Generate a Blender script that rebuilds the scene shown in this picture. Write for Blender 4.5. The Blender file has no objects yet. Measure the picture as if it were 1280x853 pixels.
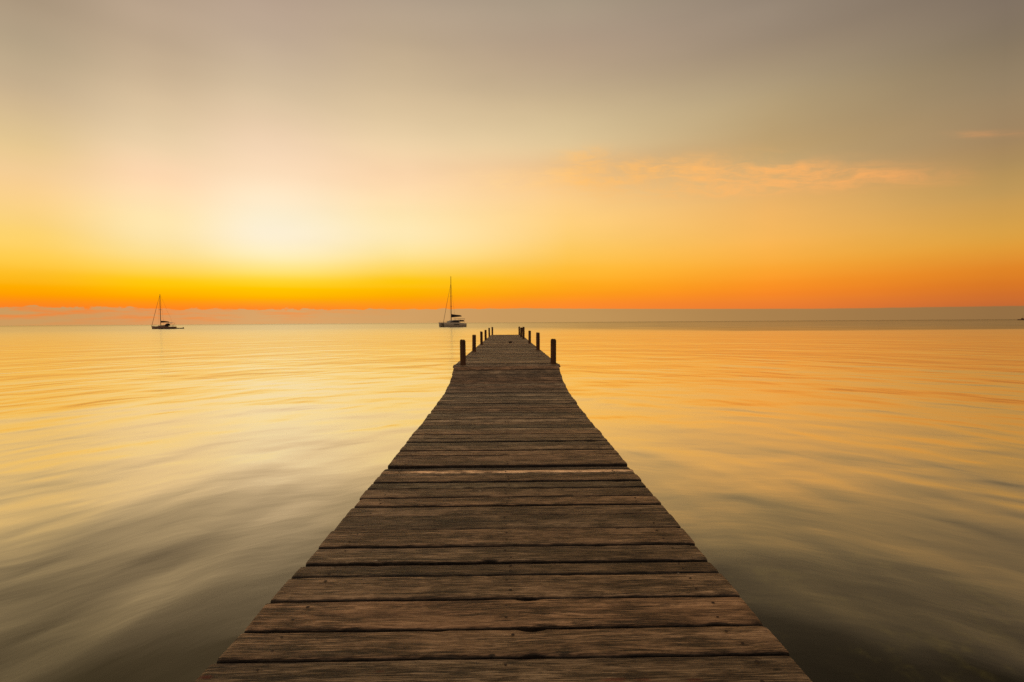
import bpy, bmesh, math, random
from mathutils import Vector, Matrix, noise

R = math.radians
random.seed(7)
scene = bpy.context.scene
COL = scene.collection

# ------------------------------------------------------------------ camera
cam_data = bpy.data.cameras.new('camera')
cam = bpy.data.objects.new('camera', cam_data)
COL.objects.link(cam)
cam_data.sensor_width = 36.0
cam_data.lens = 18.0
cam_data.clip_start = 0.05
cam_data.clip_end = 60000.0
YAW, PITCH, ROLL = -0.63, -2.08, -0.37
cam.matrix_world = (Matrix.Translation((0, 0, 1.3)) @ Matrix.Rotation(R(YAW), 4, 'Z')
                    @ Matrix.Rotation(R(90 + PITCH), 4, 'X') @ Matrix.Rotation(R(ROLL), 4, 'Z'))
scene.camera = cam

# ------------------------------------------------------------------ view
vs = scene.view_settings
vs.view_transform = 'Standard'
vs.look = 'None'
vs.exposure = 0.0
vs.gamma = 1.0
vs.use_curve_mapping = False
scene.cycles.use_denoising = False
scene.cycles.max_bounces = 8
scene.cycles.transparent_max_bounces = 8
scene.cycles.caustics_reflective = False
scene.cycles.caustics_refractive = False


def lin(c):
    out = []
    for v in c[:3]:
        v = v / 255.0
        out.append(v / 12.92 if v <= 0.04045 else ((v + 0.055) / 1.055) ** 2.4)
    return out + [1.0]


class NT:
    """small node-tree builder"""

    def __init__(self, tree):
        self.t = tree
        tree.nodes.clear()

    def n(self, kind, **kw):
        nd = self.t.nodes.new(kind)
        for k, v in kw.items():
            setattr(nd, k, v)
        return nd

    def link(self, a, b):
        self.t.links.new(a, b)

    def put(self, sock, v):
        if isinstance(v, (int, float)):
            sock.default_value = v
        elif isinstance(v, (tuple, list)):
            sock.default_value = v
        else:
            self.link(v, sock)

    def math(self, op, a, b=None, c=None, clamp=False):
        nd = self.n('ShaderNodeMath', operation=op, use_clamp=clamp)
        self.put(nd.inputs[0], a)
        if b is not None:
            self.put(nd.inputs[1], b)
        if c is not None:
            self.put(nd.inputs[2], c)
        return nd.outputs[0]

    def maprange(self, v, a, b, c=0.0, d=1.0, kind='LINEAR'):
        nd = self.n('ShaderNodeMapRange', interpolation_type=kind)
        self.put(nd.inputs[0], v)
        for i, x in enumerate((a, b, c, d)):
            self.put(nd.inputs[1 + i], x)
        return nd.outputs[0]

    def mix(self, f, a, b, mode='MIX'):
        nd = self.n('ShaderNodeMix', data_type='RGBA', blend_type=mode)
        self.put(nd.inputs[0], f)
        self.put(nd.inputs[6], a)
        self.put(nd.inputs[7], b)
        return nd.outputs[2]

    def ramp(self, f, stops, interp='LINEAR'):
        nd = self.n('ShaderNodeValToRGB')
        cr = nd.color_ramp
        cr.interpolation = interp
        while len(cr.elements) > 1:
            cr.elements.remove(cr.elements[-1])
        cr.elements[0].position = stops[0][0]
        cr.elements[0].color = stops[0][1]
        for p, c in stops[1:]:
            e = cr.elements.new(p)
            e.color = c
        self.put(nd.inputs[0], f)
        return nd.outputs[0]

    def noise(self, vec, scale, detail=2.0, rough=0.5, dist=0.0):
        nd = self.n('ShaderNodeTexNoise')
        self.put(nd.inputs['Vector'], vec)
        self.put(nd.inputs['Scale'], scale)
        nd.inputs['Detail'].default_value = detail
        nd.inputs['Roughness'].default_value = rough
        nd.inputs['Distortion'].default_value = dist
        return nd.outputs['Fac']

    def comb(self, x, y, z=0.0):
        nd = self.n('ShaderNodeCombineXYZ')
        self.put(nd.inputs[0], x)
        self.put(nd.inputs[1], y)
        self.put(nd.inputs[2], z)
        return nd.outputs[0]

    def sep(self, v):
        nd = self.n('ShaderNodeSeparateXYZ')
        self.link(v, nd.inputs[0])
        return nd.outputs

    def vmul(self, v, s):
        nd = self.n('ShaderNodeVectorMath', operation='MULTIPLY')
        self.put(nd.inputs[0], v)
        self.put(nd.inputs[1], s)
        return nd.outputs[0]

    def vadd(self, v, s):
        nd = self.n('ShaderNodeVectorMath', operation='ADD')
        self.put(nd.inputs[0], v)
        self.put(nd.inputs[1], s)
        return nd.outputs[0]


# ------------------------------------------------------------------ sky (world)
world = bpy.data.worlds.new('World')
scene.world = world
world.use_nodes = True
w = NT(world.node_tree)
tc = w.n('ShaderNodeTexCoord')
sx, sy, sz = w.sep(tc.outputs['Generated'])
DEG = 180.0 / math.pi
az = w.math('MULTIPLY', w.math('ARCTAN2', sx, sy), DEG)             # 0 = along the pier, + to the right
el = w.math('MULTIPLY', w.math('ARCSINE', w.math('MINIMUM', w.math('MAXIMUM', sz, -1.0), 1.0)), DEG)
ELM = 90.0
tpos = w.math('POWER', w.math('DIVIDE', w.math('MAXIMUM', el, 0.0), ELM, clamp=True), 0.5)

# evening sky, one list of (elevation in degrees, sRGB) per azimuth: [azimuth, stops, colour of the low cloud bank]
SKYCOLS = [
    (-180, [(0, (190, 165, 145)), (8, (195, 172, 152)), (30, (200, 180, 160)), (90, (215, 190, 160))], (100, 90, 85)),  # unseen back of the dome and zenith, raised to light the deck
    (-95, [(0, (190, 130, 80)), (6, (200, 160, 110)), (20, (170, 150, 125)), (45, (185, 165, 140)), (90, (215, 190, 160))], (150, 115, 85)),
    (-42.8, [(0.0, (252, 130, 35)), (1.5, (252, 130, 35)), (2.4, (255, 155, 5)), (3.37, (254, 178, 15)), (4.66, (254, 196, 55)), (6.25, (254, 208, 95)), (8.15, (253, 212, 122)), (11.58, (248, 208, 148)), (14.32, (228, 198, 145)), (17.86, (205, 180, 143)), (21.25, (185, 165, 135)), (24.49, (170, 150, 125)), (32.5, (142, 126, 105)), (44.5, (115, 102, 85)), (90, (215, 190, 160))], (205, 155, 95)),
    (-33.7, [(0.0, (255, 135, 30)), (1.55, (255, 135, 30)), (2.51, (255, 165, 0)), (3.39, (255, 190, 0)), (4.48, (255, 205, 55)), (5.94, (255, 220, 125)), (7.74, (254, 228, 165)), (10.24, (254, 228, 175)), (13.04, (254, 217, 175)), (16.1, (238, 210, 170)), (20.02, (215, 190, 155)), (23.75, (193, 170, 142)), (27.26, (182, 160, 137)), (35.3, (152, 134, 115)), (47.3, (123, 108, 93)), (90, (215, 190, 160))], (220, 155, 95)),
    (-24.3, [(0.0, (255, 140, 40)), (1.63, (255, 140, 40)), (2.68, (255, 178, 0)), (3.65, (255, 200, 5)), (4.85, (255, 220, 90)), (6.44, (255, 235, 170)), (8.42, (254, 240, 208)), (11.14, (254, 238, 205)), (14.18, (255, 226, 190)), (17.5, (242, 212, 178)), (21.71, (217, 193, 160)), (25.67, (195, 173, 148)), (29.37, (182, 160, 140)), (37.4, (152, 134, 117)), (49.4, (123, 108, 95)), (90, (215, 190, 160))], (218, 165, 105)),
    (-10.7, [(0.0, (255, 145, 30)), (1.67, (255, 145, 30)), (2.81, (255, 168, 5)), (3.85, (255, 190, 10)), (5.15, (254, 205, 55)), (6.87, (254, 222, 130)), (9.0, (254, 232, 175)), (11.92, (254, 228, 175)), (15.18, (253, 216, 172)), (18.71, (237, 209, 167)), (23.17, (212, 188, 152)), (27.33, (193, 171, 142)), (31.18, (177, 158, 137)), (39.2, (144, 128, 113)), (51.2, (116, 104, 91)), (90, (215, 190, 160))], (210, 160, 100)),
    (6.9, [(0.0, (253, 138, 45)), (1.67, (253, 138, 45)), (2.47, (255, 148, 35)), (3.35, (255, 162, 25)), (4.67, (255, 178, 40)), (6.42, (253, 192, 70)), (9.01, (254, 205, 110)), (13.22, (252, 206, 135)), (16.48, (232, 190, 135)), (18.84, (224, 197, 150)), (23.35, (199, 176, 140)), (27.54, (179, 157, 133)), (31.41, (167, 151, 130)), (39.4, (131, 117, 102)), (51.4, (106, 95, 82)), (90, (215, 190, 160))], (195, 150, 90)),
    (27.1, [(0.0, (235, 125, 50)), (1.37, (235, 125, 50)), (2.09, (242, 132, 45)), (2.89, (250, 140, 38)), (4.08, (253, 155, 42)), (5.65, (252, 172, 60)), (8.0, (250, 184, 88)), (11.83, (235, 180, 105)), (14.44, (205, 170, 115)), (16.98, (190, 160, 112)), (21.16, (180, 158, 121)), (25.09, (159, 140, 117)), (28.77, (150, 134, 117)), (36.8, (115, 102, 90)), (48.8, (93, 82, 73)), (90, (215, 190, 160))], (172, 130, 78)),
    (44.1, [(0.0, (195, 105, 52)), (0.99, (195, 105, 52)), (1.57, (205, 110, 48)), (2.22, (212, 115, 42)), (3.18, (220, 125, 38)), (4.47, (225, 140, 45)), (6.38, (222, 160, 65)), (9.53, (200, 155, 85)), (11.69, (180, 145, 90)), (13.81, (165, 135, 95)), (17.35, (154, 132, 101)), (20.75, (137, 120, 97)), (23.99, (127, 112, 97)), (32.0, (108, 96, 82)), (44.0, (78, 68, 59)), (90, (215, 190, 160))], (150, 112, 68)),
    (95, [(0, (120, 80, 60)), (6, (125, 95, 70)), (20, (110, 96, 80)), (45, (140, 122, 105)), (90, (215, 190, 160))], (100, 78, 60)),
    (180, [(0, (190, 165, 145)), (8, (195, 172, 152)), (30, (200, 180, 160)), (90, (215, 190, 160))], (100, 90, 85)),
]
sky_c = None
bank_c = None
for i, (a, stops, bank) in enumerate(SKYCOLS):
    r_ = w.ramp(tpos, [((e / ELM) ** 0.5, lin(c)) for e, c in stops], 'CARDINAL')
    if i == 0:
        sky_c, bank_c = r_, tuple(lin(bank))
    else:
        f = w.maprange(az, SKYCOLS[i - 1][0], a, kind='SMOOTHSTEP' if -60 < a < -9 or abs(a) > 90 else 'LINEAR')
        sky_c = w.mix(f, sky_c, r_)
        bank_c = w.mix(f, bank_c, tuple(lin(bank)))

# wisps of cloud catching the light
elc = w.math('ADD', el, w.math('MULTIPLY', w.math('MULTIPLY', az, az), w.math('MULTIPLY', el, 0.000157)))
cv = w.comb(w.math('MULTIPLY', az, 0.22), w.math('MULTIPLY', elc, 0.95), 3.7)
warp = w.math('MULTIPLY', w.math('SUBTRACT', w.noise(cv, 0.9, 3), 0.5), 2.2)
cv2 = w.comb(w.math('MULTIPLY', az, 0.22), w.math('ADD', w.math('MULTIPLY', elc, 0.95), warp), 9.1)
cn = w.noise(cv2, 1.0, 7.0, 0.62)
cnf = w.noise(cv2, 3.0, 5.0, 0.65)


def blob(a0, e0, ra, re, slope=0.0):
    da = w.math('SUBTRACT', az, a0)
    de = w.math('SUBTRACT', w.math('SUBTRACT', el, e0), w.math('MULTIPLY', da, slope))
    q = w.math('ADD', w.math('POWER', w.math('DIVIDE', da, ra), 2.0), w.math('POWER', w.math('DIVIDE', de, re), 2.0))
    return w.math('POWER', 2.718, w.math('MULTIPLY', q, -1.0))


# (azimuth, elevation, half width, half height, slope, strength)
BLOBS = [
    (9.0, 17.5, 3.0, 0.8, 0.0, .9), (14.0, 15.8, 8.0, 1.1, 0.0, 1.0), (4.0, 15.2, 9.5, 1.1, 0.0, .8),
    (24.0, 14.5, 5.5, 1.2, -0.10, .9), (30.5, 14.0, 4.5, 0.9, -0.12, .95), (27.0, 12.9, 6.0, 0.6, 0.0, .8),
    (33.5, 12.6, 3.0, 0.9, 0.0, .5), (18.0, 13.6, 9.0, 0.9, 0.0, .65), (38.5, 12.3, 3.5, 0.7, -0.16, .55), (43.2, 14.7, 2.0, 0.26, -0.22, .42),
    (-10.5, 12.6, 2.0, 0.18, 0.0, .35),
]
acc = 0.0
for a0, e0, ra, re, sl, st in BLOBS:
    acc = w.math('ADD', acc, w.math('MULTIPLY', blob(a0, e0, ra, re, sl), st))
acc = w.math('MINIMUM', acc, 1.0)
wisps = w.math('MULTIPLY', acc, w.maprange(w.math('ADD', w.math('MULTIPLY', cn, 0.7), w.math('MULTIPLY', cnf, 0.3)), 0.35, 0.66, 0.12, 1.0, 'SMOOTHSTEP'), clamp=True)
# faint broad mottling of the whole sky so the gradient is not perfectly even
mv = w.comb(w.math('MULTIPLY', az, 0.06), w.math('MULTIPLY', el, 0.2), 1.3)
mott = w.maprange(w.noise(mv, 1.0, 3.0, 0.5), 0.3, 0.7, 0.975, 1.025)
cloud_col = w.ramp(w.maprange(az, -12, 48), [(0, lin((255, 232, 180))), (0.35, lin((255, 194, 112))), (0.8, lin((255, 176, 98))), (1, lin((225, 150, 96)))])
sky_c = w.mix(w.math('MULTIPLY', wisps, 0.95), sky_c, cloud_col)

# low cloud bank standing on the horizon
bn = w.noise(w.comb(w.math('MULTIPLY', az, 0.6), w.math('MULTIPLY', el, 1.4), 0.0), 1.0, 7.0, 0.68)
leftness = w.maprange(az, -10, -30)
lump = w.math('MULTIPLY', w.math('SUBTRACT', bn, 0.5), w.maprange(az, -25, 12, 1.1, 0.08))
top = w.math('ADD', w.maprange(az, -46, 46, 1.55, 1.05), lump)
top = w.math('ADD', top, w.math('MULTIPLY', w.maprange(w.math('ABSOLUTE', w.math('SUBTRACT', az, 2.0)), 0, 30, 0.28, 0.0), 1.0))
bank_f = w.maprange(w.math('SUBTRACT', el, top), -0.06, 0.06, 1.0, 0.0, 'SMOOTHSTEP')
holes = w.noise(w.comb(w.math('MULTIPLY', az, 0.25), w.math('MULTIPLY', el, 2.2), 5.0), 1.0, 5.0, 0.6)
hole_f = w.math('MULTIPLY', w.maprange(holes, 0.46, 0.66, 0.0, 0.7), w.math('MULTIPLY', leftness, w.maprange(el, 0.1, 0.9, 0.25, 1.0)))
bank_f = w.math('MULTIPLY', bank_f, w.math('SUBTRACT', 1.0, hole_f))
sky_c = w.mix(bank_f, sky_c, bank_c)
sky_c = w.mix(1.0, sky_c, w.comb(mott, mott, mott), 'MULTIPLY')

# the half of the dome behind the camera and the zenith: unseen sky, brightened to light deck and boats
nish = w.n('ShaderNodeTexSky', sky_type='NISHITA', sun_disc=False)
nish.sun_elevation = R(3.0)
nish.sun_rotation = R(-25.0)
nish.altitude = 0
nish.dust_density = 3.0
bg1 = w.n('ShaderNodeBackground')
w.link(sky_c, bg1.inputs['Color'])
bg1.inputs['Strength'].default_value = 1.0
bg2 = w.n('ShaderNodeBackground')
w.link(nish.outputs[0], bg2.inputs['Color'])
bg2.inputs['Strength'].default_value = 0.10
behind = w.math('MULTIPLY', w.maprange(w.math('ABSOLUTE', az), 110, 150), 0.3)
ms = w.n('ShaderNodeMixShader')
w.link(behind, ms.inputs[0])
w.link(bg1.outputs[0], ms.inputs[1])
w.link(bg2.outputs[0], ms.inputs[2])
wo = w.n('ShaderNodeOutputWorld')
w.link(ms.outputs[0], wo.inputs[0])
world.cycles.sampling_method = 'MANUAL'
world.cycles.sample_map_resolution = 1024

# The sun is below the horizon behind the cloud bank: the sky is the only light, so there is no sun lamp.


# ------------------------------------------------------------------ materials
def new_mat(name):
    m = bpy.data.materials.new(name)
    m.use_nodes = True
    return m, NT(m.node_tree)


def simple_mat(name, rgb, rough=0.5, metal=0.0, var=0.15, scale=3.0, spec=0.5):
    m, t = new_mat(name)
    co = t.n('ShaderNodeTexCoord').outputs['Object']
    nz = t.noise(co, scale, 5.0, 0.6)
    k = t.maprange(nz, 0.3, 0.7, 1 - var, 1 + var)
    col = t.mix(1.0, (rgb[0], rgb[1], rgb[2], 1), t.comb(k, k, k), 'MULTIPLY')
    b = t.n('ShaderNodeBsdfPrincipled')
    t.link(col, b.inputs['Base Color'])
    b.inputs['Roughness'].default_value = rough
    b.inputs['Metallic'].default_value = metal
    b.inputs['Specular IOR Level'].default_value = spec
    o = t.n('ShaderNodeOutputMaterial')
    t.link(b.outputs[0], o.inputs[0])
    return m


# weathered planks. Per-plank randoms come in the colour attribute 'plank' (r = offset, g = tone, b = hue)
SPOTS = [  # x, y, half sizes, colour: scraps of old red paint, rust and white flecks on the boards
    (-0.929, 2.011, 0.13, 0.022, (0.012, 0.008, 0.005), 0.55),
    (-0.647, 1.975, 0.1, 0.02, (0.012, 0.008, 0.005), 0.5),
    (-1.046, 2.089, 0.1, 0.004, (0.012, 0.008, 0.005), 0.95),
    (-1.059, 1.932, 0.05, 0.006, (0.012, 0.008, 0.005), 0.9),
    (1.042, 2.396, 0.06, 0.02, (0.012, 0.008, 0.005), 0.7),
    (1.016, 2.495, 0.04, 0.01, (0.012, 0.008, 0.005), 0.7),
    (0.954, 1.881, 0.08, 0.03, (0.012, 0.008, 0.005), 0.6),
    (-0.357, 2.357, 0.14, 0.006, (0.012, 0.008, 0.005), 0.8),
    (1.001, 1.849, 0.02, 0.008, (0.012, 0.008, 0.005), 0.95),
    (0.306, 2.956, 0.05, 0.02, (0.012, 0.008, 0.005), 0.5),
    (0.690, 2.007, 0.02, 0.006, (0.012, 0.008, 0.005), 0.9),
    (0.013, 1.910, 0.03, 0.008, (0.012, 0.008, 0.005), 0.9),
    (-0.065, 1.953, 0.015, 0.008, (0.012, 0.008, 0.005), 0.9),
    (0.220, 1.982, 0.06, 0.006, (0.012, 0.008, 0.005), 0.8),
    (-0.519, 2.852, 0.12, 0.01, (0.012, 0.008, 0.005), 0.5),
    (0.365, 1.832, 0.12, 0.012, (0.012, 0.008, 0.005), 0.55),
    (-1.117, 1.853, 0.03, 0.012, (0.14, 0.02, 0.01), 0.9),
    (-0.483, 1.870, 0.018, 0.008, (0.1, 0.02, 0.01), 0.7),
    (0.380, 1.806, 0.05, 0.012, (0.2, 0.04, 0.02), 0.6),
    (0.487, 1.804, 0.035, 0.01, (0.18, 0.04, 0.02), 0.55),
    (0.676, 1.796, 0.03, 0.01, (0.16, 0.04, 0.02), 0.6),
    (-0.212, 3.913, 0.014, 0.01, (0.55, 0.45, 0.33), 0.9),
    (-0.726, 2.774, 0.01, 0.007, (0.5, 0.42, 0.32), 0.9),
    (0.885, 2.604, 0.008, 0.006, (0.5, 0.42, 0.32), 0.8),
    (0.215, 1.962, 0.035, 0.012, (0.008, 0.005, 0.004), 0.9),
    (0.860, 2.997, 0.05, 0.012, (0.05, 0.012, 0.008), 0.8),
    (1.036, 3.234, 0.02, 0.01, (0.03, 0.02, 0.012), 0.7),
    (1.082, 2.089, 0.02, 0.008, (0.06, 0.015, 0.01), 0.7),
]


def make_plank_mat():
    m, t = new_mat('weathered_planks')
    co = t.n('ShaderNodeTexCoord').outputs['Object']
    at = t.n('ShaderNodeAttribute', attribute_name='plank')
    sr = t.n('ShaderNodeSeparateColor')
    t.link(at.outputs['Color'], sr.inputs[0])
    off, tone, hue = sr.outputs
    uvx, uvy, uvz = t.sep(co)
    ox = t.math('ADD', uvx, t.math('MULTIPLY', off, 61.0))
    oz = t.math('ADD', uvz, t.math('MULTIPLY', off, 23.0))
    # grain runs along x and wavers a little
    wav = t.math('MULTIPLY', t.math('SUBTRACT', t.noise(t.comb(t.math('MULTIPLY', ox, 1.6), t.math('MULTIPLY', uvy, 3.0), oz), 1.0, 3.0), 0.5), 0.05)
    gy = t.math('ADD', uvy, wav)

    def g(sxx, syy, detail=6.0, rough=0.6, dx=0.0):
        return t.noise(t.comb(t.math('MULTIPLY', t.math('ADD', ox, dx), sxx), t.math('MULTIPLY', gy, syy), oz), 1.0, detail, rough)

    grain = g(7.0, 105, 8.0, 0.72)
    fine = g(20.0, 420, 4.0, 0.7, 3.3)
    broad = g(1.3, 9, 4.0, 0.55, 7.0)
    blot = t.noise(t.vadd(t.vmul(co, (1.0, 2.2, 1.0)), t.comb(t.math('MULTIPLY', off, 31.0), 0.0, 0.0)), 3.2, 5.0, 0.65)
    crackn = g(0.9, 26, 5.0, 0.6, 13.0)
    crack = t.maprange(t.math('ABSOLUTE', t.math('SUBTRACT', crackn, 0.5)), 0.004, 0.030, 1.0, 0.0)
    crack = t.math('MULTIPLY', crack, t.maprange(g(1.6, 6, 3.0, 0.5, 21.0), 0.46, 0.56))
    crack2n = g(3.0, 75, 4.0, 0.6, 31.0)
    crack2 = t.math('MULTIPLY', t.maprange(t.math('ABSOLUTE', t.math('SUBTRACT', crack2n, 0.5)), 0.005, 0.060, 0.85, 0.0), t.maprange(blot, 0.42, 0.52))
    pit = t.maprange(g(16, 60, 3.0, 0.75, 41.0), 0.64, 0.69)
    pit = t.math('MULTIPLY', pit, t.maprange(blot, 0.42, 0.6))
    # wear: dark rotted patches drawn out along the grain
    rot = t.maprange(t.math('ADD', t.math('MULTIPLY', g(6.0, 55, 6.0, 0.76, 51.0), 0.6), t.math('MULTIPLY', blot, 0.4)), 0.53, 0.64, 0.0, 1.0)

    v = t.math('ADD', t.math('MULTIPLY', grain, 0.48), t.math('ADD', t.math('MULTIPLY', fine, 0.27), t.math('MULTIPLY', broad, 0.25)))
    base = t.ramp(t.maprange(v, 0.40, 0.585), [
        (0.0, (0.040, 0.025, 0.014, 1)), (0.25, (0.105, 0.068, 0.039, 1)), (0.5, (0.20, 0.134, 0.078, 1)),
        (0.75, (0.30, 0.208, 0.126, 1)), (1.0, (0.45, 0.325, 0.205, 1))])
    warm = t.mix(hue, (1.13, 0.92, 0.80, 1), (0.94, 0.98, 1.0, 1))
    base = t.mix(1.0, base, warm, 'MULTIPLY')
    tn = t.math('MAXIMUM', t.math('MULTIPLY_ADD', tone, 1.30, 0.40), 0.15)
    base = t.mix(1.0, base, t.comb(tn, tn, tn), 'MULTIPLY')
    base = t.mix(t.math('MULTIPLY', rot, t.maprange(tone, 0.6, 1.4, 0.72, 0.15)), base, (0.028, 0.017, 0.010, 1))
    dark = t.math('MAXIMUM', t.math('MAXIMUM', crack, crack2), pit)
    base = t.mix(t.math('MULTIPLY', dark, 0.9), base, (0.010, 0.006, 0.004, 1))
    # black grime, damp and painted gap shade in the joints: the long edges of every board
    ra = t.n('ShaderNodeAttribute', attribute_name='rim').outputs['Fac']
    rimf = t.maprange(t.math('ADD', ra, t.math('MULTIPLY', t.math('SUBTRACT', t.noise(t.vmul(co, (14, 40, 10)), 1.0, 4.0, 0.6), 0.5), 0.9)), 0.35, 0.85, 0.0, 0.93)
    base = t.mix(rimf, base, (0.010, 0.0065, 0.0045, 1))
    # scraps of paint and flecks
    rag = t.noise(t.vmul(co, (35, 130, 60)), 1.0, 5.0, 0.75)
    for (px, py, rx, ry, c, st) in SPOTS:
        q = t.math('ADD', t.math('POWER', t.math('DIVIDE', t.math('SUBTRACT', uvx, px), rx), 2.0),
                   t.math('POWER', t.math('DIVIDE', t.math('SUBTRACT', uvy, py), ry), 2.0))
        f = t.maprange(t.math('ADD', q, t.math('MULTIPLY', t.math('SUBTRACT', rag, 0.5), 4.5)), 0.3, 1.3, st, 0.0)
        base = t.mix(f, base, tuple(c) + (1,))
    b = t.n('ShaderNodeBsdfPrincipled')
    t.link(base, b.inputs['Base Color'])
    t.link(t.maprange(v, 0.35, 0.65, 0.70, 0.52), b.inputs['Roughness'])
    b.inputs['Specular IOR Level'].default_value = 0.36
    h = t.math('ADD', t.math('MULTIPLY', grain, 0.9), t.math('MULTIPLY', fine, 0.35))
    h = t.math('SUBTRACT', h, t.math('MULTIPLY', dark, 0.9))
    h = t.math('SUBTRACT', h, t.math('MULTIPLY', rot, 0.25))
    bp = t.n('ShaderNodeBump')
    bp.inputs['Strength'].default_value = 0.9
    bp.inputs['Distance'].default_value = 0.006
    t.link(h, bp.inputs['Height'])
    t.link(bp.outputs[0], b.inputs['Normal'])
    o = t.n('ShaderNodeOutputMaterial')
    t.link(b.outputs[0], o.inputs[0])
    return m


def make_piling_mat():
    m, t = new_mat('old_piling_wood')
    co = t.n('ShaderNodeTexCoord').outputs['Object']
    g1 = t.noise(t.vmul(co, (40, 40, 2.2)), 1.0, 6.0, 0.65)
    g2 = t.noise(t.vmul(co, (6, 6, 3)), 1.0, 4.0, 0.6)
    v = t.math('ADD', t.math('MULTIPLY', g1, 0.6), t.math('MULTIPLY', g2, 0.4))
    col = t.ramp(t.maprange(v, 0.36, 0.66), [(0.0, (0.03, 0.015, 0.009, 1)), (0.5, (0.12, 0.055, 0.027, 1)), (1.0, (0.22, 0.115, 0.06, 1))])
    b = t.n('ShaderNodeBsdfPrincipled')
    t.link(col, b.inputs['Base Color'])
    b.inputs['Roughness'].default_value = 0.8
    b.inputs['Specular IOR Level'].default_value = 0.25
    bp = t.n('ShaderNodeBump')
    bp.inputs['Strength'].default_value = 0.8
    bp.inputs['Distance'].default_value = 0.012
    t.link(v, bp.inputs['Height'])
    t.link(bp.outputs[0], b.inputs['Normal'])
    o = t.n('ShaderNodeOutputMaterial')
    t.link(b.outputs[0], o.inputs[0])
    return m


def make_water_mat():
    m, t = new_mat('calm_sea_water')
    pos = t.n('ShaderNodeNewGeometry').outputs['Position']
    x, y, _z = t.sep(pos)
    dx = t.math('SUBTRACT', x, 1.2)
    dy = t.math('SUBTRACT', y, -1.2)
    rr = t.math('SQRT', t.math('ADD', t.math('MULTIPLY', dx, dx), t.math('MULTIPLY', dy, dy)))
    th = t.math('ARCTAN2', dx, dy)
    dist = t.math('SQRT', t.math('ADD', t.math('MULTIPLY', x, x), t.math('MULTIPLY', y, y)))
    # swell crests bend round the shore; arc length keeps their size real at every distance
    arc = t.math('MULTIPLY', th, t.math('POWER', t.math('ADD', rr, 1.0), 0.75))
    wob = t.math('MULTIPLY', t.math('SUBTRACT', t.noise(t.vmul(pos, (0.5, 0.35, 0.0)), 1.0, 3.0), 0.5), 1.3)
    rw = t.math('ADD', rr, wob)

    def crest(sa, sr, detail=2.0, dx_=0.0, rough=0.45):
        return t.noise(t.comb(t.math('ADD', t.math('MULTIPLY', arc, sa), dx_), t.math('MULTIPLY', rw, sr), dx_), 1.0, detail, rough)

    near = crest(1.25, 0.95, 1.5, 3.0)
    small = crest(2.2, 4.2, 3.0, 17.0)
    mid = crest(0.55, 0.36, 2.2, 41.0)
    far = crest(0.10, 0.085, 3.5, 77.0)
    fade_small = t.maprange(dist, 4, 26, 1.0, 0.0)
    fade_near = t.maprange(dist, 12, 90, 1.0, 0.25)
    h = t.math('MULTIPLY', near, t.math('MULTIPLY', fade_near, t.maprange(t.noise(t.vmul(pos, (0.35, 0.25, 0.0)), 1.0, 2.0), 0.35, 0.65, 0.010, 0.029)))
    h = t.math('ADD', h, t.math('MULTIPLY', small, t.math('MULTIPLY', fade_small, 0.0019)))
    h = t.math('ADD', h, t.math('MULTIPLY', mid, t.maprange(dist, 5, 24, 0.072, 0.14)))
    h = t.math('ADD', h, t.math('MULTIPLY', far, 0.22))
    bp = t.n('ShaderNodeBump')
    bp.inputs['Strength'].default_value = 1.0
    bp.inputs['Distance'].default_value = 1.0
    t.link(h, bp.inputs['Height'])
    # breeze-ruffled water far out, beyond a ragged edge, mostly to the right
    edge = t.math('ADD', 105.0, t.math('MULTIPLY', t.math('SUBTRACT', t.noise(t.vmul(pos, (0.01, 0.004, 0.0)), 1.0, 2.0), 0.5), 26.0))
    ruf = t.maprange(t.math('SUBTRACT', y, edge), -5.0, t.maprange(t.math('DIVIDE', x, t.math('MAXIMUM', y, 1.0)), -0.05, 0.45, 140.0, 10.0), 0.0, 1.0, 'SMOOTHSTEP')
    ruf = t.math('MULTIPLY', ruf, t.maprange(t.math('DIVIDE', x, t.math('MAXIMUM', y, 1.0)), -0.45, 0.35, 0.16, 1.0, 'SMOOTHSTEP'))
    rip = t.noise(t.vmul(pos, (0.05, 0.02, 0.0)), 1.0, 4.0, 0.7)
    ruf = t.math('MULTIPLY', ruf, t.maprange(rip, 0.35, 0.65, 0.7, 1.0))
    # reflectance against viewing angle
    lw = t.n('ShaderNodeLayerWeight')
    lw.inputs['Blend'].default_value = 0.5
    t.link(bp.outputs[0], lw.inputs['Normal'])
    refl = t.ramp(lw.outputs['Facing'], [(0.0, (0.03,) * 3 + (1,)), (0.30, (0.05,) * 3 + (1,)), (0.42, (0.045,) * 3 + (1,)), (0.52, (0.10,) * 3 + (1,)),
                                         (0.60, (0.27,) * 3 + (1,)), (0.68, (0.54,) * 3 + (1,)), (0.76, (0.84,) * 3 + (1,)), (0.85, (0.98,) * 3 + (1,)), (1.0, (1.0,) * 3 + (1,))])
    refl = t.math('MULTIPLY', refl, t.math('SUBTRACT', 1.0, t.math('MULTIPLY', ruf, 0.42)))
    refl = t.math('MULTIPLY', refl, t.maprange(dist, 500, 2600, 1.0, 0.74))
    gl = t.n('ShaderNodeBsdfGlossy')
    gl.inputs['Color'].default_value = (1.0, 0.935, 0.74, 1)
    gl.distribution = 'MULTI_GGX'
    t.link(t.math('ADD', t.math('ADD', t.maprange(dist, 4, 40, 0.19, 0.185), t.maprange(dist, 70, 240, 0.0, 0.07)), t.math('MULTIPLY', ruf, 0.05)), gl.inputs['Roughness'])
    t.link(bp.outputs[0], gl.inputs['Normal'])
    tr = t.n('ShaderNodeBsdfTransparent')
    tr.inputs['Color'].default_value = (0.62, 0.60, 0.40, 1)
    df = t.n('ShaderNodeBsdfDiffuse')
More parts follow.
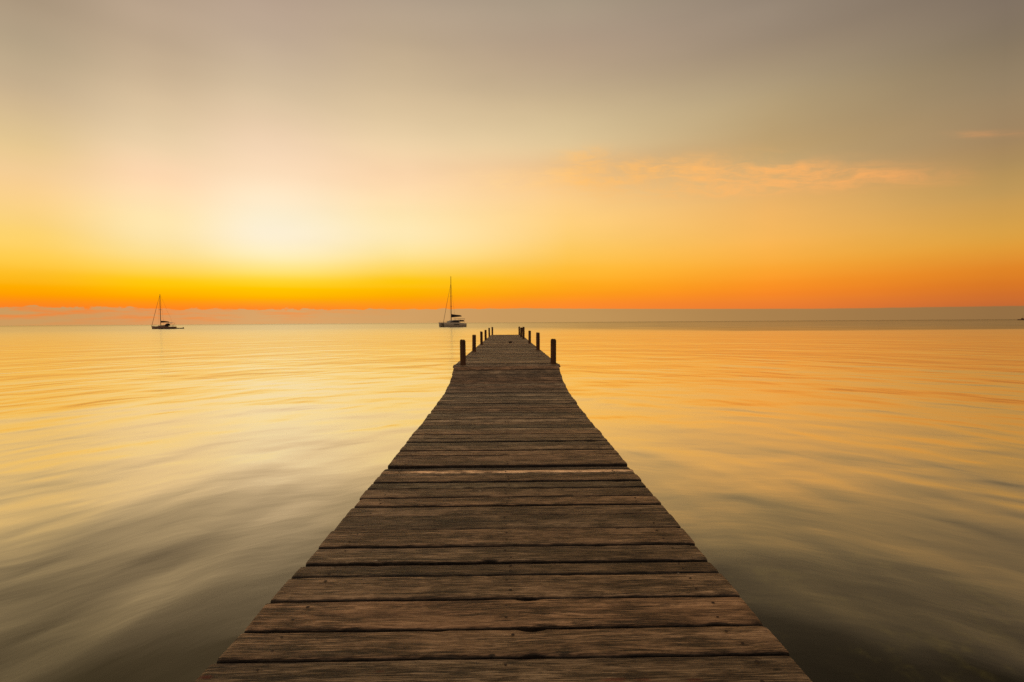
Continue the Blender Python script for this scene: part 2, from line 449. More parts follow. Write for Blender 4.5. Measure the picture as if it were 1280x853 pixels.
    weed = t.maprange(t.math('ADD', x, t.math('MULTIPLY', t.math('SUBTRACT', t.noise(pos, 0.5, 4.0), 0.5), 3.0)), -0.5, 3.5)
    t.link(t.mix(weed, (0.056, 0.051, 0.020, 1), (0.014, 0.010, 0.004, 1)), df.inputs['Color'])
    body = t.n('ShaderNodeMixShader')
    t.link(t.maprange(dist, 3, 30, t.maprange(x, -1.0, 3.0, 0.50, 0.12), 1.0), body.inputs[0])
    t.link(tr.outputs[0], body.inputs[1])
    t.link(df.outputs[0], body.inputs[2])
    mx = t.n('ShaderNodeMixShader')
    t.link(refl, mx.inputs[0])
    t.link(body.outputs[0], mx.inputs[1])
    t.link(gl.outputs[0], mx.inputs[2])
    o = t.n('ShaderNodeOutputMaterial')
    t.link(mx.outputs[0], o.inputs[0])
    return m


def make_seabed_mat():
    m, t = new_mat('seabed_sand_and_weed')
    pos = t.n('ShaderNodeNewGeometry').outputs['Position']
    n1 = t.noise(pos, 0.9, 6.0, 0.65)
    n2 = t.noise(pos, 5.0, 5.0, 0.65)
    v = t.math('ADD', t.math('MULTIPLY', n1, 0.6), t.math('MULTIPLY', n2, 0.4))
    x, y, _z = t.sep(pos)
    col = t.ramp(t.maprange(v, 0.40, 0.62), [(0.0, (0.008, 0.008, 0.004, 1)), (0.5, (0.020, 0.019, 0.008, 1)), (0.72, (0.10, 0.095, 0.038, 1)), (1.0, (0.30, 0.28, 0.12, 1))])
    sandy = t.ramp(t.maprange(v, 0.40, 0.62), [(0.0, (0.13, 0.11, 0.05, 1)), (1.0, (0.20, 0.165, 0.085, 1))])
    col = t.mix(t.maprange(x, 0.5, -2.5), col, sandy)
    b = t.n('ShaderNodeBsdfDiffuse')
    t.link(col, b.inputs['Color'])
    o = t.n('ShaderNodeOutputMaterial')
    t.link(b.outputs[0], o.inputs[0])
    return m


M_PLANK = make_plank_mat()
M_PILE = make_piling_mat()
M_WATER = make_water_mat()
M_BED = make_seabed_mat()
M_NAIL = simple_mat('rusty_iron', (0.035, 0.018, 0.012), 0.7, 0.4, 0.4, 200)
M_HULLW = simple_mat('grey_white_gelcoat', (0.50, 0.40, 0.28), 0.35, 0, 0.06, 1.0)
M_HULLD = simple_mat('dark_hull_paint', (0.20, 0.095, 0.055), 0.35, 0, 0.1, 1.0)
M_DECKW = simple_mat('off_white_deck', (0.42, 0.36, 0.28), 0.6, 0, 0.06, 1.0)
M_GLASS = simple_mat('dark_cabin_glass', (0.010, 0.010, 0.012), 0.15, 0, 0.1, 1.0)
M_SAIL = simple_mat('dark_sail_cover', (0.016, 0.010, 0.012), 0.85, 0, 0.2, 2.0)
M_SPAR = simple_mat('anodised_spar', (0.10, 0.075, 0.06), 0.4, 0.3, 0.1, 1.0)
M_RIG = simple_mat('wire_rigging', (0.08, 0.06, 0.05), 0.4, 0.6, 0.1, 1.0)
M_NET = simple_mat('trampoline_net', (0.06, 0.05, 0.045), 0.9, 0, 0.2, 4.0)
M_RUBBER = simple_mat('dark_rubber_tube', (0.05, 0.035, 0.03), 0.6, 0, 0.1, 2.0)
M_ROPE = simple_mat('old_dark_rope', (0.035, 0.020, 0.014), 0.95, 0, 0.3, 60)


# ------------------------------------------------------------------ object helpers
def link_bm(name, bm, mat, parent=None, smooth=False):
    me = bpy.data.meshes.new(name)
    bmesh.ops.recalc_face_normals(bm, faces=bm.faces[:])
    bm.to_mesh(me)
    bm.free()
    for mm in (mat if isinstance(mat, (list, tuple)) else [mat]):
        me.materials.append(mm)
    if smooth:
        for p in me.polygons:
            p.use_smooth = True
    o = bpy.data.objects.new(name, me)
    COL.objects.link(o)
    if parent:
        o.parent = parent
    return o


def empty(name, loc, rz=0.0, label=None, cat=None, group=None):
    o = bpy.data.objects.new(name, None)
    o.empty_display_size = 0.5
    o.location = loc
    o.rotation_euler = (0, 0, rz)
    COL.objects.link(o)
    if label:
        o['label'] = label
        o['category'] = cat
    if group:
        o['group'] = group
    return o


def box(bm, c, s, bevel=0.0):
    r = bmesh.ops.create_cube(bm, size=1.0)
    vs_ = r['verts']
    bmesh.ops.scale(bm, vec=s, verts=vs_)
    bmesh.ops.translate(bm, vec=c, verts=vs_)
    if bevel > 0:
        es = {e for v in vs_ for e in v.link_edges}
        bmesh.ops.bevel(bm, geom=list(es), offset=bevel, segments=2, profile=0.6, affect='EDGES')


def tube(bm, pts, rad, n=8, cap=True):
    """tube along a list of points; rad is one radius or one per point"""
    pts = [Vector(p) for p in pts]
    if not isinstance(rad, (list, tuple)):
        rad = [rad] * len(pts)
    rings = []
    for i, p in enumerate(pts):
        d = (pts[min(i + 1, len(pts) - 1)] - pts[max(i - 1, 0)]).normalized()
        up = Vector((0, 0, 1)) if abs(d.z) < 0.9 else Vector((0, 1, 0))
        a = d.cross(up).normalized()
        b = d.cross(a).normalized()
        rings.append([bm.verts.new(p + (a * math.cos(2 * math.pi * k / n) + b * math.sin(2 * math.pi * k / n)) * rad[i]) for k in range(n)])
    for r0, r1 in zip(rings, rings[1:]):
        for k in range(n):
            bm.faces.new((r0[k], r0[(k + 1) % n], r1[(k + 1) % n], r1[k]))
    if cap:
        bm.faces.new(rings[0])
        bm.faces.new(rings[-1][::-1])


def loft(bm, rings, cap=True):
    vr = [[bm.verts.new(p) for p in r] for r in rings]
    n = len(vr[0])
    for r0, r1 in zip(vr, vr[1:]):
        for k in range(n):
            bm.faces.new((r0[k], r0[(k + 1) % n], r1[(k + 1) % n], r1[k]))
    if cap:
        bm.faces.new(vr[0])
        bm.faces.new(vr[-1][::-1])


# ------------------------------------------------------------------ water and seabed
WATER_Z = -0.8


def disc_sheet(name, z, mat, radii, n=96, dz=None):
    bm = bmesh.new()
    rings = []
    for r in radii:
        rings.append([bm.verts.new((r * math.cos(2 * math.pi * k / n), r * math.sin(2 * math.pi * k / n),
                                    z + (dz(r, 2 * math.pi * k / n) if dz else 0))) for k in range(n)])
    c = bm.verts.new((0, 0, z + (dz(0, 0) if dz else 0)))
    for k in range(n):
        bm.faces.new((c, rings[0][k], rings[0][(k + 1) % n]))
    for r0, r1 in zip(rings, rings[1:]):
        for k in range(n):
            bm.faces.new((r0[k], r1[k], r1[(k + 1) % n], r0[(k + 1) % n]))
    for f in bm.faces:
        if f.normal.z < 0:
            f.normal_flip()
    me = bpy.data.meshes.new(name)
    bm.to_mesh(me)
    bm.free()
    me.materials.append(mat)
    for p in me.polygons:
        p.use_smooth = True
    o = bpy.data.objects.new(name, me)
    COL.objects.link(o)
    o['kind'] = 'structure'
    return o


water = disc_sheet('sea_water', WATER_Z, M_WATER, [4, 12, 40, 120, 400, 1500, 6000, 40000])


def bed_dz(r, a):
    x, y = r * math.cos(a), r * math.sin(a)
    return -min(r, 60) * 0.03 + 0.18 * noise.noise(Vector((x * 0.4, y * 0.4, 0)))


seabed = disc_sheet('seabed', WATER_Z - 0.75, M_BED, [0.7 * 1.09 ** i for i in range(62)] + [400, 2000, 40000], 128, bed_dz)


# ------------------------------------------------------------------ the pier
PROFILE = [(-8, 0.0), (6.6, 0.0), (7.63, 0.02), (8.6, 0.045), (9.3, 0.09), (9.94, 0.17), (10.35, 0.27), (10.80, 0.42), (60, 0.42)]


def deck_z(y):
    for (y0, z0), (y1, z1) in zip(PROFILE, PROFILE[1:]):
        if y <= y1:
            return z0 + (z1 - z0) * (y - y0) / (y1 - y0)
    return PROFILE[-1][1]


pier = empty('wooden_pier', (0, 0, WATER_Z), 0, 'long weathered plank pier running out over calm water, its far part raised', 'pier')

# seams between boards, in metres from the viewer, with the tone of the board that starts there (0 dark .. 1 pale)
seams = [(-5.8, None)]
yy = -5.8
while yy < 1.5:
    yy += random.uniform(0.19, 0.25)
    seams.append((yy, None))
seams += [(1.735, 0.50), (1.944, 0.62), (2.144, 0.55), (2.37, 0.60), (2.60, 0.20), (2.746, 0.55), (2.95, 0.58), (3.19, 0.30), (3.42, 0.42),
          (3.60, 0.55), (3.79, 0.50), (3.98, 0.38), (4.15, 0.50), (4.33, 0.55), (4.415, 3.6), (4.50, 0.06), (4.62, 0.42), (4.80, 0.60), (5.00, 0.85), (5.19, 0.75),
          (5.37, 0.35), (5.55, 0.60)]
yy = 5.55
while yy < 37.0:
    yy += random.uniform(0.155, 0.225)
    seams.append((yy, None))

WIDE = {4.62: 0.030, 2.60: 0.014, 5.55: 0.022, 4.15: 0.020, 3.60: 0.024, 2.746: 0.016, 3.42: 0.006, 3.19: 0.012, 2.144: 0.014, 1.944: 0.005, 2.37: 0.008, 2.95: 0.006, 4.50: 0.010, 4.415: 0.003, 7.6: 0.02}
bm = bmesh.new()
cl = bm.loops.layers.float_color.new('plank')
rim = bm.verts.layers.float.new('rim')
nails = []
for i in range(len(seams) - 1):
    y0, tone = seams[i]
    y1 = seams[i + 1][0]
    ym = (y0 + y1) / 2
    if ym > 36.95:
        break
    g0 = WIDE.get(y0, 0.007 if y0 < 6 else (random.uniform(0.003, 0.010) if y0 < 9 else random.uniform(0.001, 0.004))) / 2
    g1 = WIDE.get(y1, 0.007 if y1 < 6 else (random.uniform(0.003, 0.010) if y1 < 9 else random.uniform(0.001, 0.004))) / 2
    if 4.49 < ym < 4.6:
        drop = -0.012
    else:
        drop = random.uniform(-0.005, 0.004)
    if tone is None:
        tone = min(1, max(0, random.gauss(0.55, 0.28)))
        if random.random() < 0.08:
            tone = 0.12
    nearp = 1.2 < ym < 5.8
    nx, ny = (150, 13) if nearp else ((48, 8) if ym < 12 else (16, 7))
    xl = -1.10 + random.gauss(0, 0.0045)
    xr = 1.10 + random.gauss(0, 0.0045)
    xl -= 0.045 * min(1, max(0, (3.0 - ym) / 1.1))
    if ym > 10.8:
        xl, xr = xl + 0.01, xr - 0.01
    if 10.7 < ym < 11.0:
        xl, xr = -1.125, 1.13
    th = 0.048
    rw0 = random.uniform(0.006, 0.018)
    rw1 = random.uniform(0.006, 0.018)
    if tone > 1:
        rw0 = rw1 = 0.004
    sd = random.uniform(0, 500)
    tilt = random.uniform(-0.003, 0.003)
    roll = random.uniform(-0.004, 0.004)
    z0, z1 = deck_z(y0), deck_z(y1)
    rnd = (random.random(), tone, random.random(), 1.0)
    grid = []
    for a in range(nx + 1):
        u = a / nx
        x = xl + (xr - xl) * u
        e0 = y0 + g0 + 0.0040 * noise.noise(Vector((x * 1.7, sd, 0))) + 0.0035 * noise.noise(Vector((x * 9, sd, 3))) + tilt * (u - .5)
        e1 = y1 - g1 + 0.0040 * noise.noise(Vector((x * 1.7, sd, 9))) + 0.0035 * noise.noise(Vector((x * 9, sd, 5))) + tilt * (u - .5)
        if nearp:      # a few chips out of the long edges
            c0 = max(0, noise.noise(Vector((x * 5, sd, 21))) - 0.38) * 0.05
            c1 = max(0, noise.noise(Vector((x * 5, sd, 27))) - 0.38) * 0.05
            e0 += c0
            e1 -= c1
        row = []
        wpl = e1 - e0
        vsl = [0.0, 0.004 / wpl, 0.010 / wpl, 0.022 / wpl] + [0.022 / wpl + (1 - 0.044 / wpl) * k / (ny - 6) for k in range(1, ny - 6)] + [1 - 0.022 / wpl, 1 - 0.010 / wpl, 1 - 0.004 / wpl, 1.0]
        for b, v in enumerate(vsl):
            # top surface, edges rounded off
            y = e0 + (e1 - e0) * v
            z = z0 + (z1 - z0) * (y - y0) / (y1 - y0) + drop + roll * (v - .5) * 2
            ed = min(v, 1 - v) * (e1 - e0)
            z -= 0.0075 * max(0, 1 - ed / 0.010) ** 2 + 0.0022 * max(0, 1 - ed / 0.03)
            eu = min(u, 1 - u) * 2.2
            z -= 0.004 * max(0, 1 - eu / 0.01) ** 2
            z += 0.0035 * noise.noise(Vector((x * 0.9, y * 2, sd)))
            if nearp:
                z += 0.0022 * noise.noise(Vector((x * 2.5, y * 38, sd)))
            vv = bm.verts.new((x, y, z - WATER_Z))
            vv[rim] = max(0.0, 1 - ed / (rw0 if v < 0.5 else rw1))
            row.append(vv)
        grid.append(row)
    faces = []
    for a in range(nx):
        for b in range(ny):
            faces.append(bm.faces.new((grid[a][b], grid[a + 1][b], grid[a + 1][b + 1], grid[a][b + 1])))
    # skirt and underside
    bot = {}

    def low(v_):
        if v_ not in bot:
            bot[v_] = bm.verts.new((v_.co.x, v_.co.y, z0 * 0.5 + z1 * 0.5 + drop - th - WATER_Z))
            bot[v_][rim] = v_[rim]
        return bot[v_]
    for a in range(nx):
        p, q = grid[a][0], grid[a + 1][0]
        faces.append(bm.faces.new((q, p, low(p), low(q))))
        p, q = grid[a][ny], grid[a + 1][ny]
        faces.append(bm.faces.new((p, q, low(q), low(p))))
    for b in range(ny):
        p, q = grid[0][b], grid[0][b + 1]
        faces.append(bm.faces.new((p, q, low(q), low(p))))
        p, q = grid[nx][b], grid[nx][b + 1]
        faces.append(bm.faces.new((q, p, low(p), low(q))))
    ring = [low(grid[a][0]) for a in range(nx + 1)] + [low(grid[nx][b]) for b in range(1, ny)] + \
           [low(grid[a][ny]) for a in range(nx, -1, -1)] + [low(grid[0][b]) for b in range(ny - 1, 0, -1)]
    faces.append(bm.faces.new(ring[::-1]))
    for f in faces:
        f.smooth = False
        for lp in f.loops:
            lp[cl] = rnd
    if ym < 9 and ym > 1:
        zt = (z0 + z1) / 2 + drop - WATER_Z
        for nxp in (-0.93, 0.0, 0.93):
            for fr in (0.28, 0.72):
                if random.random() < 0.85:
                    nails.append((nxp + random.uniform(-.02, .02), y0 + (y1 - y0) * fr + random.uniform(-.01, .01), zt))
for (x, y, z) in nails:
    r = bmesh.ops.create_circle(bm, cap_ends=True, radius=random.uniform(0.006, 0.0085), segments=8, matrix=Matrix.Translation((x, y, z + 0.0025)))
    for f in {f for v in r['verts'] for f in v.link_faces}:
        f.material_index = 1
deck = link_bm('deck', bm, [M_PLANK, M_NAIL], pier)


def beam_bm(x0, y0, y1, wd, ht, topoff, step=0.5):
    b_ = bmesh.new()
    rings = []
    n = max(2, int((y1 - y0) / step))
    ys = sorted(set([y0 + (y1 - y0) * k / n for k in range(n + 1)] + [p for p, _ in PROFILE if y0 < p < y1]))
    for y in ys:
        zt = deck_z(y) - topoff - WATER_Z
        rings.append([(x0 - wd / 2, y, zt), (x0 + wd / 2, y, zt), (x0 + wd / 2, y, zt - ht), (x0 - wd / 2, y, zt - ht)])
    loft(b_, rings)
    return b_


for sx_ in (-0.86, 0.0, 0.86):
    link_bm('stringer', beam_bm(sx_, -5.7, 36.8, 0.09, 0.16, 0.060), M_PILE, pier)


def piling_bm(rad, h_top, h_bot, seed, rounded=True):
    """round post, origin at deck level, irregular, with a worn rounded head"""
    b_ = bmesh.new()
    n = 20
    zs = [h_bot + (h_top - rad * 0.7 - h_bot) * k / 14 for k in range(15)]
    prof = [(z, 1.0) for z in zs] + [(h_top - rad * 0.35, 0.97), (h_top - rad * 0.12, 0.86), (h_top - rad * 0.02, 0.62), (h_top, 0.3)]
    rings = []
    for z, k in prof:
        ring = []
        for a in range(n):
            an = 2 * math.pi * a / n
            rr_ = rad * k * (1 + 0.07 * noise.noise(Vector((math.cos(an) * 1.5, math.sin(an) * 1.5, z * 2 + seed)))
                             + 0.05 * noise.noise(Vector((math.cos(an) * 4, math.sin(an) * 4, z * .6 + seed))))
            ring.append((rr_ * math.cos(an), rr_ * math.sin(an), z + (0.02 * noise.noise(Vector((math.cos(an), math.sin(an), seed))) if z > h_top - rad else 0)))
        rings.append(ring)
    loft(b_, rings)
    return b_


# (x, y, height above deck, diameter, lean)
POSTS = [(-0.925, 10.86, 0.52, 0.118, 0.3), (-0.985, 15.6, 0.51, 0.115, 0.6), (-1.0, 20.6, 0.52, 0.105, -0.5), (-1.06, 26.2, 0.51, 0.11, 0.0), (-1.08, 32.5, 0.54, 0.11, 0.8), (-1.00, 36.7, 0.56, 0.12, 0.0),
         (1.0, 10.9, 0.52, 0.120, -0.3), (1.0, 16.2, 0.55, 0.118, 0.2), (0.97, 21.3, 0.53, 0.11, 0.5), (0.93, 27.6, 0.64, 0.12, 0.9), (0.90, 30.9, 0.57, 0.13, -0.6), (0.93, 36.7, 0.58, 0.12, -1.0)]
for k, (px, py, hh, dia, lean) in enumerate(POSTS):
    sgn = 1 if px > 0 else -1
    p = link_bm('post', piling_bm(dia / 2, hh, -2.9, k * 7.3), M_PILE, pier, True)
    p.location = (px, py, deck_z(py) - WATER_Z)
    p.rotation_euler = (0, R(lean), random.uniform(0, 6))
for k, py in enumerate((-4.0, -0.8, 2.2, 5.2, 8.2)):
    for px in (-0.98, 0.98):
        p = link_bm('piling', piling_bm(0.075, -0.075, -2.4, 50 + k * 3.1 + px), M_PILE, pier, True)
        p.location = (px, py, deck_z(py) - 0.002 - WATER_Z)
    b_ = bmesh.new()
    box(b_, (0, py, deck_z(py) - 0.222 - 0.075 - WATER_Z), (1.85, 0.10, 0.15), 0.006)
    link_bm('crossbeam', b_, M_PILE, pier)
for k, (px, py, *_r) in enumerate(POSTS[:6]):
    b_ = bmesh.new()
    box(b_, (0, py + 0.09, 0.42 - 0.222 - 0.075 - WATER_Z), (2.0, 0.10, 0.15), 0.006)
    link_bm('crossbeam', b_, M_PILE, pier)

# small dark lump of old rope lying on the far planks
b_ = bmesh.new()
pts = []
for k in range(46):
    a = k * 0.42
    rr_ = 0.035 + 0.0011 * k
    pts.append((rr_ * math.cos(a) * 1.3, rr_ * math.sin(a), 0.018 + 0.010 * (k // 15) + 0.006 * math.sin(k * 1.7)))
tube(b_, pts, 0.014, 7)
rope = link_bm('rope_coil', b_, M_ROPE, None, True)
rope.location = (0.16, 21.6, 0.42 + 0.004)
rope.scale = (0.62, 0.8, 1.5)
rope['label'] = 'small dark lump of old rope on the planks of the far raised pier'
rope['category'] = 'rope'


# ------------------------------------------------------------------ boats
def hull_bm(L, B, hb, hs, draft, flare=0.85, n=18, transom=0.75, full=0.42):
    """x from -L/2 (bow) to +L/2 (stern); z=0 waterline; hb/hs freeboard at bow/stern"""
    b_ = bmesh.new()
    rings = []
    for i in range(n + 1):
        u = i / n
        x = -L / 2 + L * u
        wd = B / 2 * (min(1.0, (u / full)) ** 0.62 if u < full else 1 - (1 - transom) * ((u - full) / (1 - full)) ** 2)
        wd = max(wd, 0.02)
        zt = hb + (hs - hb) * (u ** 0.8) - 0.10 * math.sin(math.pi * u)
        dr = draft * (0.15 + 0.85 * math.sin(math.pi * min(1, u * 0.9 + 0.08)))
        rake = (1 - u) ** 6 * 0.35
        ring = []
        for (k, zz) in ((1.0, zt), (flare + (1 - flare) * .6, zt * .5), (flare, 0.0), (flare * .7, -dr * .6), (0.04, -dr), (-0.04, -dr), (-flare * .7, -dr * .6), (-flare, 0.0), (-(flare + (1 - flare) * .6), zt * .5), (-1.0, zt)):
            ring.append((x + rake * (1 - zz / zt if zt else 0), wd * k, zz))
        rings.append(ring)
    loft(b_, rings)
    return b_


def mk(name, fn, mat, parent, smooth=False):
    b2 = bmesh.new()
    fn(b2)
    return link_bm(name, b2, mat, parent, smooth)


# --- catamaran: bows to the left and toward the viewer
cat = empty('catamaran', (CATX := -26.7, 254.0, WATER_Z), R(33), 'white two-hulled sailing yacht with bare mast beyond the pier end', 'catamaran')
cl_, cb = 12.2, 7.4
for s in (-1, 1):
    h = link_bm('hull', hull_bm(cl_, 1.75, 1.95, 1.5, 0.45, 0.92, transom=0.8, full=0.36), M_HULLW, cat, True)
    h.location = (0, s * (cb / 2 - 0.87), 0)
    mk('hull_window', lambda b2: box(b2, (0.4, 0, 0), (3.0, 0.03, 0.30), 0.01), M_GLASS, h).location = (0, s * 0.875 , 1.05)
    mk('stern_step', lambda b2: (box(b2, (5.75, 0, 0.55), (0.5, 1.25, 0.25), 0.03), box(b2, (5.55, 0, 0.95), (0.4, 1.25, 0.25), 0.03)), M_DECKW, h)
mk('bridge_deck', lambda b2: box(b2, (0.9, 0, 1.28), (7.6, 5.6, 0.72), 0.12), M_HULLW, cat)
mk('crossbeam', lambda b2: tube(b2, [(-5.0, -2.75, 1.75), (-5.0, 2.75, 1.75)], 0.13, 10), M_SPAR, cat)
mk('trampoline', lambda b2: box(b2, (-3.95, 0, 1.66), (2.0, 4.0, 0.03)), M_NET, cat)


def cabin(b2):
    rings = []
    for x, wd, zt in ((-2.3, 2.0, 1.75), (-1.6, 2.35, 2.35), (-0.4, 2.5, 2.75), (1.5, 2.5, 2.85), (2.9, 2.4, 2.85)):
        rings.append([(x, -wd, 1.60), (x, -wd * .93, zt - .25), (x, -wd * .82, zt), (x, wd * .82, zt), (x, wd * .93, zt - .25), (x, wd, 1.60)])
    loft(b2, rings)


cab = mk('cabin', cabin, M_DECKW, cat)


def cabwin(b2):
    rings = []
    for x, wd, zt in ((-2.05, 2.16, 2.0), (-1.5, 2.42, 2.42), (-0.4, 2.52, 2.62), (1.2, 2.52, 2.68), (2.4, 2.44, 2.60)):
        rings.append([(x, -wd, 2.0 if x > -2 else 1.86), (x, -wd * .955, zt), (x, wd * .955, zt), (x, wd, 2.0 if x > -2 else 1.86)])
    loft(b2, rings)


mk('cabin_window', cabwin, M_GLASS, cat)
mk('hardtop', lambda b2: box(b2, (3.9, 0, 3.35), (4.1, 4.6, 0.13), 0.05), M_DECKW, cat)
for x in (2.6, 5.6):
    for s in (-1, 1):
        mk('hardtop_strut', lambda b2: tube(b2, [(x, s * 2.1, 1.6), (x, s * 2.15, 3.3)], 0.05, 6), M_SPAR, cat)
mk('cockpit_cover', lambda b2: box(b2, (4.5, 0, 2.55), (1.9, 4.2, 0.6), 0.12), M_SAIL, cat)
mast = mk('mast', lambda b2: tube(b2, [(-0.6, 0, 2.4), (-0.6, 0, 14), (-0.55, 0, 25.0)], [0.20, 0.18, 0.12], 10), M_SPAR, cat)
mk('spreader', lambda b2: tube(b2, [(-0.5, -1.3, 15.2), (-0.6, 0, 15.3), (-0.5, 1.3, 15.2)], 0.06, 6), M_SPAR, mast)
mk('spreader', lambda b2: tube(b2, [(-0.5, -1.0, 10.2), (-0.6, 0, 10.3), (-0.5, 1.0, 10.2)], 0.06, 6), M_SPAR, mast)
boom = mk('boom', lambda b2: tube(b2, [(-0.5, 0, 4.35), (5.2, 0, 4.75)], 0.11, 8), M_SPAR, cat)


def sailbag(b2):
    rings = []
    for x, zb, zt, wd in ((-0.35, 4.45, 5.75, 0.22), (0.8, 4.50, 5.60, 0.30), (2.4, 4.62, 5.45, 0.28), (4.2, 4.72, 5.3, 0.20), (5.1, 4.80, 5.1, 0.10)):
        rings.append([(x, wd * math.cos(a) * 1.0, (zb + zt) / 2 + (zt - zb) / 2 * math.sin(a)) for a in [k * math.pi / 5 for k in range(10)]])
    loft(b2, rings)


mk('furled_sail', sailbag, M_SAIL, boom)
mk('forestay', lambda b2: tube(b2, [(-4.95, 0, 1.8), (-3.0, 0, 11.0), (-0.7, 0, 21.0)], [0.10, 0.09, 0.05], 6), M_SPAR, cat)
for s in (-1, 1):
    mk('shroud', lambda b2: tube(b2, [(0.3, s * 3.1, 1.6), (-0.5, s * 1.2, 15.2), (-0.55, s * 0.1, 21.5)], 0.022, 5), M_RIG, cat)
    mk('railing', lambda b2: [tube(b2, [(-5.4, s * 3.3, 2.45), (0, s * 3.45, 2.25), (5.0, s * 3.4, 2.2)], 0.025, 5)] +
       [tube(b2, [(x, s * 3.4, 1.5), (x, s * 3.4, 2.28)], 0.02, 5) for x in (-5.0, -3.0, -1.0, 1.0, 3.0, 4.9)], M_SPAR, cat)

for ch in cat.children:
    nm = ch.name.split('.')[0]
    if nm in ('hull', 'bridge_deck', 'crossbeam', 'trampoline', 'cabin', 'cabin_window', 'hardtop', 'hardtop_strut', 'cockpit_cover', 'railing'):
        ch.scale.z = 1.22
    elif nm == 'boom':
        ch.scale.z = 1.12

# --- monohull sailing boat far left, bow to the left
slp = empty('sailboat', (-167.6, 252.0, WATER_Z), R(-8), 'dark-hulled sailing boat with bare mast and a dinghy behind its stern', 'sailboat')
L2 = 12.6
sh = link_bm('hull', hull_bm(L2, 3.5, 1.45, 1.15, 0.5, 0.80, transom=0.7, full=0.5), M_HULLD, slp, True)


def coach(b2):
    rings = []
    for x, wd, zt in ((-2.6, 0.6, 1.25), (-1.8, 0.95, 1.65), (0.4, 1.15, 1.8), (2.0, 1.15, 1.85), (2.1, 1.15, 1.5)):
        rings.append([(x, -wd, 1.0), (x, -wd * .85, zt), (x, wd * .85, zt), (x, wd, 1.0)])
    loft(b2, rings)


mk('cabin', coach, M_HULLD, slp)
mk('spray_hood', lambda b2: loft(b2, [[(x, 1.15 * math.cos(a), 1.5 + hz * math.sin(a)) for a in [k * math.pi / 8 for k in range(9)]] for x, hz in ((1.6, 0.5), (2.1, 1.15), (3.0, 1.25))]), M_SAIL, slp)
mk('bimini_top', lambda b2: loft(b2, [[(x, -1.2, z), (x, 0, z + .18), (x, 1.2, z), (x, 1.2, z - .06), (x, 0, z + .1), (x, -1.2, z - .06)] for x, z in ((3.1, 3.0), (4.3, 3.05), (5.6, 2.85))]), M_HULLW, slp)
for x in (3.3, 5.4):
    for s in (-1, 1):
        mk('bimini_strut', lambda b2: tube(b2, [(4.3, s * 1.25, 1.1), (x, s * 1.18, 2.9)], 0.03, 5), M_SPAR, slp)
mk('stern_rail', lambda b2: [tube(b2, [(4.0, -1.5, 1.75), (6.0, -1.25, 1.8), (6.0, 1.25, 1.8), (4.0, 1.5, 1.75)], 0.03, 5)] + [tube(b2, [(x, y, 1.1), (x, y, 1.76)], 0.025, 5) for x in (4.1, 5.9) for y in (-1.3, 1.3)], M_SPAR, slp)
mk('bow_rail', lambda b2: [tube(b2, [(-4.0, -1.0, 2.0), (-6.1, 0, 2.1), (-4.0, 1.0, 2.0)], 0.03, 5)] + [tube(b2, [(x, y, 1.2), (x, y, 2.02)], 0.025, 5) for x, y in ((-4.0, -1.0), (-4.0, 1.0), (-5.9, 0.0))], M_SPAR, slp)
m2 = mk('mast', lambda b2: tube(b2, [(-1.2, 0, 1.6), (-1.2, 0, 9), (-1.15, 0, 17.0)], [0.15, 0.14, 0.09], 8), M_SPAR, slp)
mk('spreader', lambda b2: tube(b2, [(-1.1, -1.0, 9.4), (-1.2, 0, 9.5), (-1.1, 1.0, 9.4)], 0.05, 6), M_SPAR, m2)
bo2 = mk('boom', lambda b2: tube(b2, [(-1.1, 0, 3.15), (3.4, 0, 3.3)], 0.09, 8), M_SPAR, slp)
mk('furled_sail', lambda b2: loft(b2, [[(x, wd * math.cos(a), (zb + zt) / 2 + (zt - zb) / 2 * math.sin(a)) for a in [k * math.pi / 5 for k in range(10)]] for x, zb, zt, wd in ((-1.0, 3.2, 4.0, .2), (0.6, 3.25, 3.95, .26), (2.2, 3.3, 3.75, .2), (3.3, 3.35, 3.55, .08))]), M_SAIL, bo2)
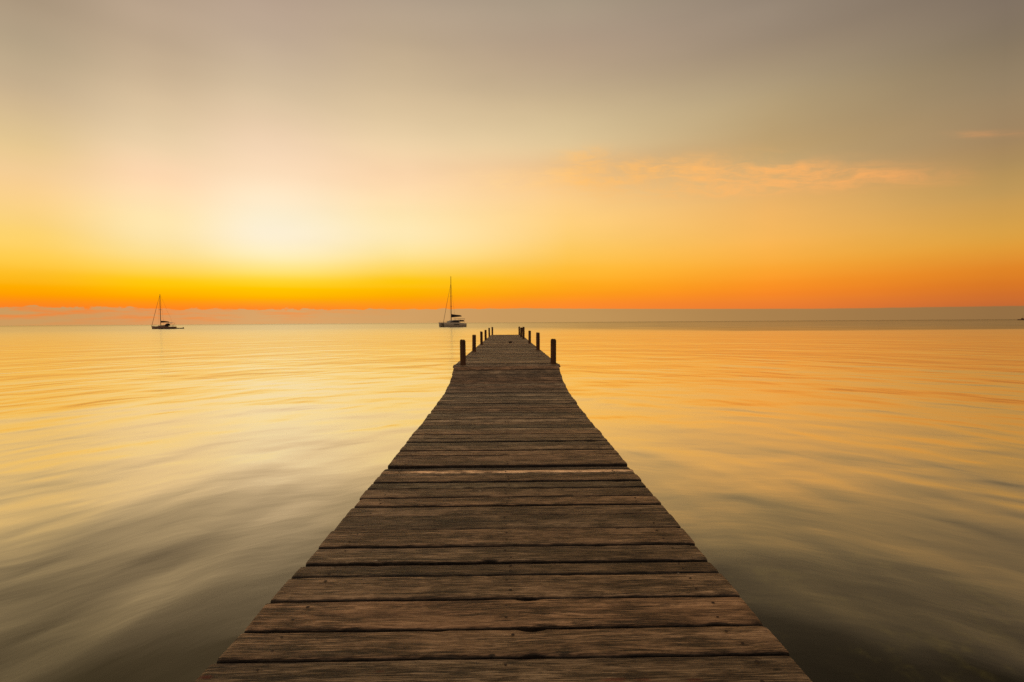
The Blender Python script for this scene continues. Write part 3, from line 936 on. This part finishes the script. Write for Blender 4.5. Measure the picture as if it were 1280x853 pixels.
mk('forestay', lambda b2: tube(b2, [(-6.1, 0, 1.45), (-3.9, 0, 8.4), (-1.35, 0, 16.2)], [0.085, 0.08, 0.04], 6), M_SPAR, slp)
mk('backstay', lambda b2: tube(b2, [(6.0, 0, 1.2), (-1.1, 0, 16.9)], 0.02, 5), M_RIG, slp)
for s in (-1, 1):
    mk('shroud', lambda b2: tube(b2, [(-0.8, s * 1.6, 1.25), (-1.1, s * 1.0, 9.4), (-1.15, s * 0.08, 16.5)], 0.02, 5), M_RIG, slp)

# --- dinghy behind it
dg = empty('dinghy', (-160.4, 253.0, WATER_Z), R(-8), 'small dark inflatable dinghy floating behind the stern of the left sailboat', 'dinghy')
mk('tube', lambda b2: tube(b2, [(2.0, -0.65, 0.30), (0, -0.72, 0.28), (-1.4, -0.5, 0.33), (-2.0, 0, 0.45), (-1.4, 0.5, 0.33), (0, 0.72, 0.28), (2.0, 0.65, 0.30)], 0.22, 10), M_RUBBER, dg, True)
mk('floor', lambda b2: box(b2, (0.1, 0, 0.16), (3.2, 1.0, 0.06), 0.01), M_RUBBER, dg)
mk('seat', lambda b2: box(b2, (0.3, 0, 0.42), (0.3, 1.2, 0.05), 0.01), M_SPAR, dg)
mk('outboard_motor', lambda b2: (box(b2, (2.15, 0, 0.62), (0.35, 0.3, 0.42), 0.06), box(b2, (2.2, 0, 0.1), (0.12, 0.08, 0.8), 0.02)), M_SAIL, dg)

# --- boat on the horizon at the right edge
mb = empty('motor_boat', (1019.0, 1000.0, WATER_Z), R(-20), 'tiny dark boat with a thin mast on the horizon at the right edge', 'boat')
mb.scale = (0.85, 0.85, 0.8)
link_bm('hull', hull_bm(19, 5.0, 2.6, 1.6, 0.8, 0.8), M_HULLD, mb, True)
mk('wheelhouse', lambda b2: (box(b2, (0.5, 0, 2.9), (6.5, 3.4, 1.9), 0.15), box(b2, (-0.6, 0, 4.5), (3.2, 2.8, 1.5), 0.15)), M_HULLD, mb)
mk('mast', lambda b2: tube(b2, [(0.4, 0, 5), (0.4, 0, 13)], [0.18, 0.08], 6), M_SPAR, mb)
